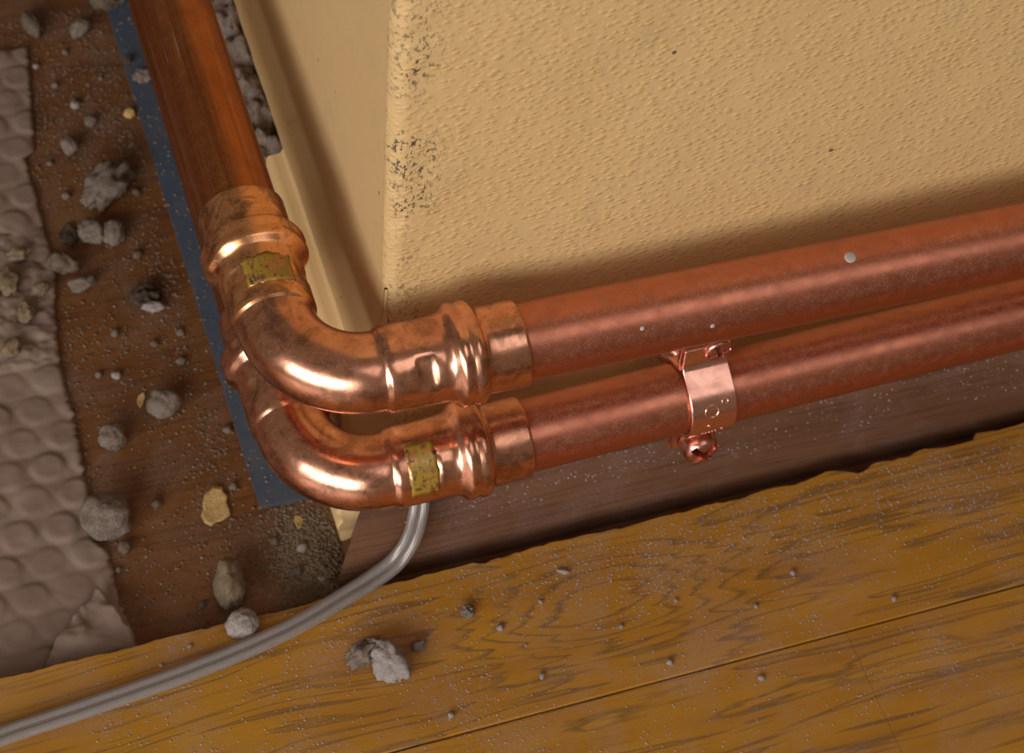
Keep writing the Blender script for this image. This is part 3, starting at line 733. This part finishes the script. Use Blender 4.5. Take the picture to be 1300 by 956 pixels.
for i, (x, y, sx) in enumerate([(-84, 186, 7), (-96, 182, 8), (-80, 168, 5), (-105, 165, 9), (-90, 150, 6), (-78, 200, 5), (-110, 205, 7), (-72, 178, 4)]):
    lump(x, y, zf+3.0, sx, sx*.7, 3.2, random.random()*3, 'mortar_tan', 'crumbly mortar fragment lying on top of the bubble wrap', 110+i, group='mortar fragments on the bubble wrap', name='mortar_lump', rough=.4, freq=1.6)

def flake(x, y, pts, th, mat, label, rz=0.0, lift=2.0):
    n = len(pts); V, Fs = [], []; m = 5
    cx = sum(p[0] for p in pts)/n; cyy = sum(p[1] for p in pts)/n
    for lay in (0, 1):
        for k in range(1, m+1):
            for (a, b) in pts:
                px, py = cx+(a-cx)*k/m, cyy+(b-cyy)*k/m; V.append((px, py, .3+lift*((px-cx)**2+(py-cyy)**2)/60 + fbm((px, py, 2), .2, 2)*.12 + (th if lay else 0)))
        V.append((cx, cyy, .3+(th if lay else 0)))
    L = n*m+1
    for lay in (0, 1):
        o_ = lay*L
        for i in range(n): Fs.append((o_+i, o_+(i+1) % n, o_+n*m))
        for k in range(m-1):
            for i in range(n): a = o_+k*n+i; b = o_+k*n+(i+1) % n; Fs.append((a, b, b+n, a+n))
    for i in range(n): a = (m-1)*n+i; b = (m-1)*n+(i+1) % n; Fs.append((a, b, b+L, a+L))
    mn = min(v[2] for v in V); V = [(a, b, c-mn) for a, b, c in V]
    o = make('paint_flake', V, Fs, mat); o.location = (x*S, y*S, (ZF+.05)*S); o.rotation_euler.z = rz; return tag(o, label, 'paint flake')
flake(-23.8, 52.1, [(1.5, 10), (5.5, 8.6), (5.0, 6.6), (6.6, 4.2), (5.4, 1), (5.8, -2.5), (5.4, -5.4), (1.5, -7), (-1.5, -7.2), (-3.2, -8.6), (-5.4, -6), (-6.0, -2.2), (-4.6, 0), (-4.2, 3), (-2.6, 6.5)], .7, 'flake', 'large jagged ochre paint flake lying on the brown floor', 0, .6)
flake(7.6, 36.6, [(-1.6, -3), (1, -2.2), (2.4, .3), (1.8, 2.6), (-.2, 3.4), (-1.4, 1.2)], .5, 'flake', 'small ochre paint chip near the end of the blue strip', .2, .6)
flake(-41.5, 112, [(-1.6, -3.4), (.2, -1.8), (2.2, 1.5), (2.6, 4), (-.4, 3), (-1.8, .5)], .5, 'flake', 'small golden paint flake beside the crusted grey ball', .1, 2.0)

def grains(name, sampler, n, smin, smax, mat, label, cat, rng):
    V, Fs = [], []
    for i in range(n):
        p = sampler(rng)
        if p is None: continue
        x, y, z = p; s = smin*(smax/smin)**(rng.random()**2.2)
        b = len(V); rot = rng.random()*6.28; c_, s_ = math.cos(rot)*s, math.sin(rot)*s; e = rng.uniform(.8, 1.1)
        V += [(x+c_, y+s_, z+s*.35), (x-s_*e, y+c_*e, z+s*.3), (x-c_*.9, y-s_*.9, z+s*.4), (x+s_*e, y-c_*e, z+s*.35), (x, y, z+s*.95), (x, y, z-s*.05)]
        Fs += [(b, b+1, b+4), (b+1, b+2, b+4), (b+2, b+3, b+4), (b+3, b, b+4), (b+1, b, b+5), (b+2, b+1, b+5), (b+3, b+2, b+5), (b, b+3, b+5)]
    o = make(name, V, Fs, mat, smooth=False); tag(o, label, cat, kind='stuff'); return o
rng = random.Random(11)
def s_floor(r):
    x = r.uniform(-72, 20); y = r.uniform(-4, 350)
    dns = .16 + .75*max(0, fbm((x, y, 1), .022, 3)+.05) + .8*math.exp(-((x+18)/9)**2)*.6
    if y > 235: dns += .35
    if x > -12 and y > 47: return None
    if x > -14 and y < 48: dns += .45
    return (x, y, ZF) if r.random() < dns else None
grains('floor_grit', s_floor, 5500, .2, .85, 'grit', 'fine pale mortar grit scattered over the brown floor', 'grit', rng)
grains('floor_dust', s_floor, 16000, .25, 1.0, 'grit_dark', 'brown dust and sand lying on the brown floor', 'dust', rng)
def s_pile(r):
    x = r.gauss(9, 8); y = r.gauss(16, 14)
    if x > 21 or y < -6: return None
    return (x, y, ZF + max(0, 2.2*math.exp(-((x-12)/8)**2-((y-14)/14)**2)*r.random()))
grains('sand_heap', s_pile, 6000, .3, 1.1, 'mortar_tan', 'low heap of sand at the mitred end of the trim', 'sand', rng)
def s_blue(r):
    y = r.uniform(48, 360); return (r.uniform(-10, 16), y, ZF+2.0)
grains('strip_grit', s_blue, 700, .25, .8, 'grit', 'grit scattered over the blue strip', 'grit', rng)
def s_plank(r):
    x = r.uniform(-90, 330); y = r.uniform(-120, -10)
    if -78.8 < y < -77.9: return None
    d = .10 + 1.1*max(0, fbm((x, y, 3), .02, 4)) + .55*math.exp(-((y+25)/16)**2)*(1 if x > 0 else .35)
    return (x, y, ZP) if r.random() < d else None
grains('board_dust', s_plank, 34000, .14, .5, 'powder', 'pale drilling dust sprinkled over the yellow boards', 'dust', rng)
def s_trim(r):
    x = r.uniform(40, 330); t = r.random(); prof = [(17.5, -108.2), (14.1, -112.3), (9, -119.6), (5.5, -127.5)]
    k = t**1.3*(len(prof)-1); i = int(k); f = k-i
    if i >= len(prof)-1: return None
    y = prof[i][0]*(1-f)+prof[i+1][0]*f; z = prof[i][1]*(1-f)+prof[i+1][1]*f
    d = .12 + 1.2*math.exp(-((x-140)/26)**2)*(1-t) + .3*max(0, fbm((x, t*30, 3), .05, 3)+.1)
    return (x, y, z) if r.random() < d else None
grains('trim_dust', s_trim, 5200, .22, .6, 'powder', 'pale drilling dust settled on the brown wooden trim', 'dust', rng)
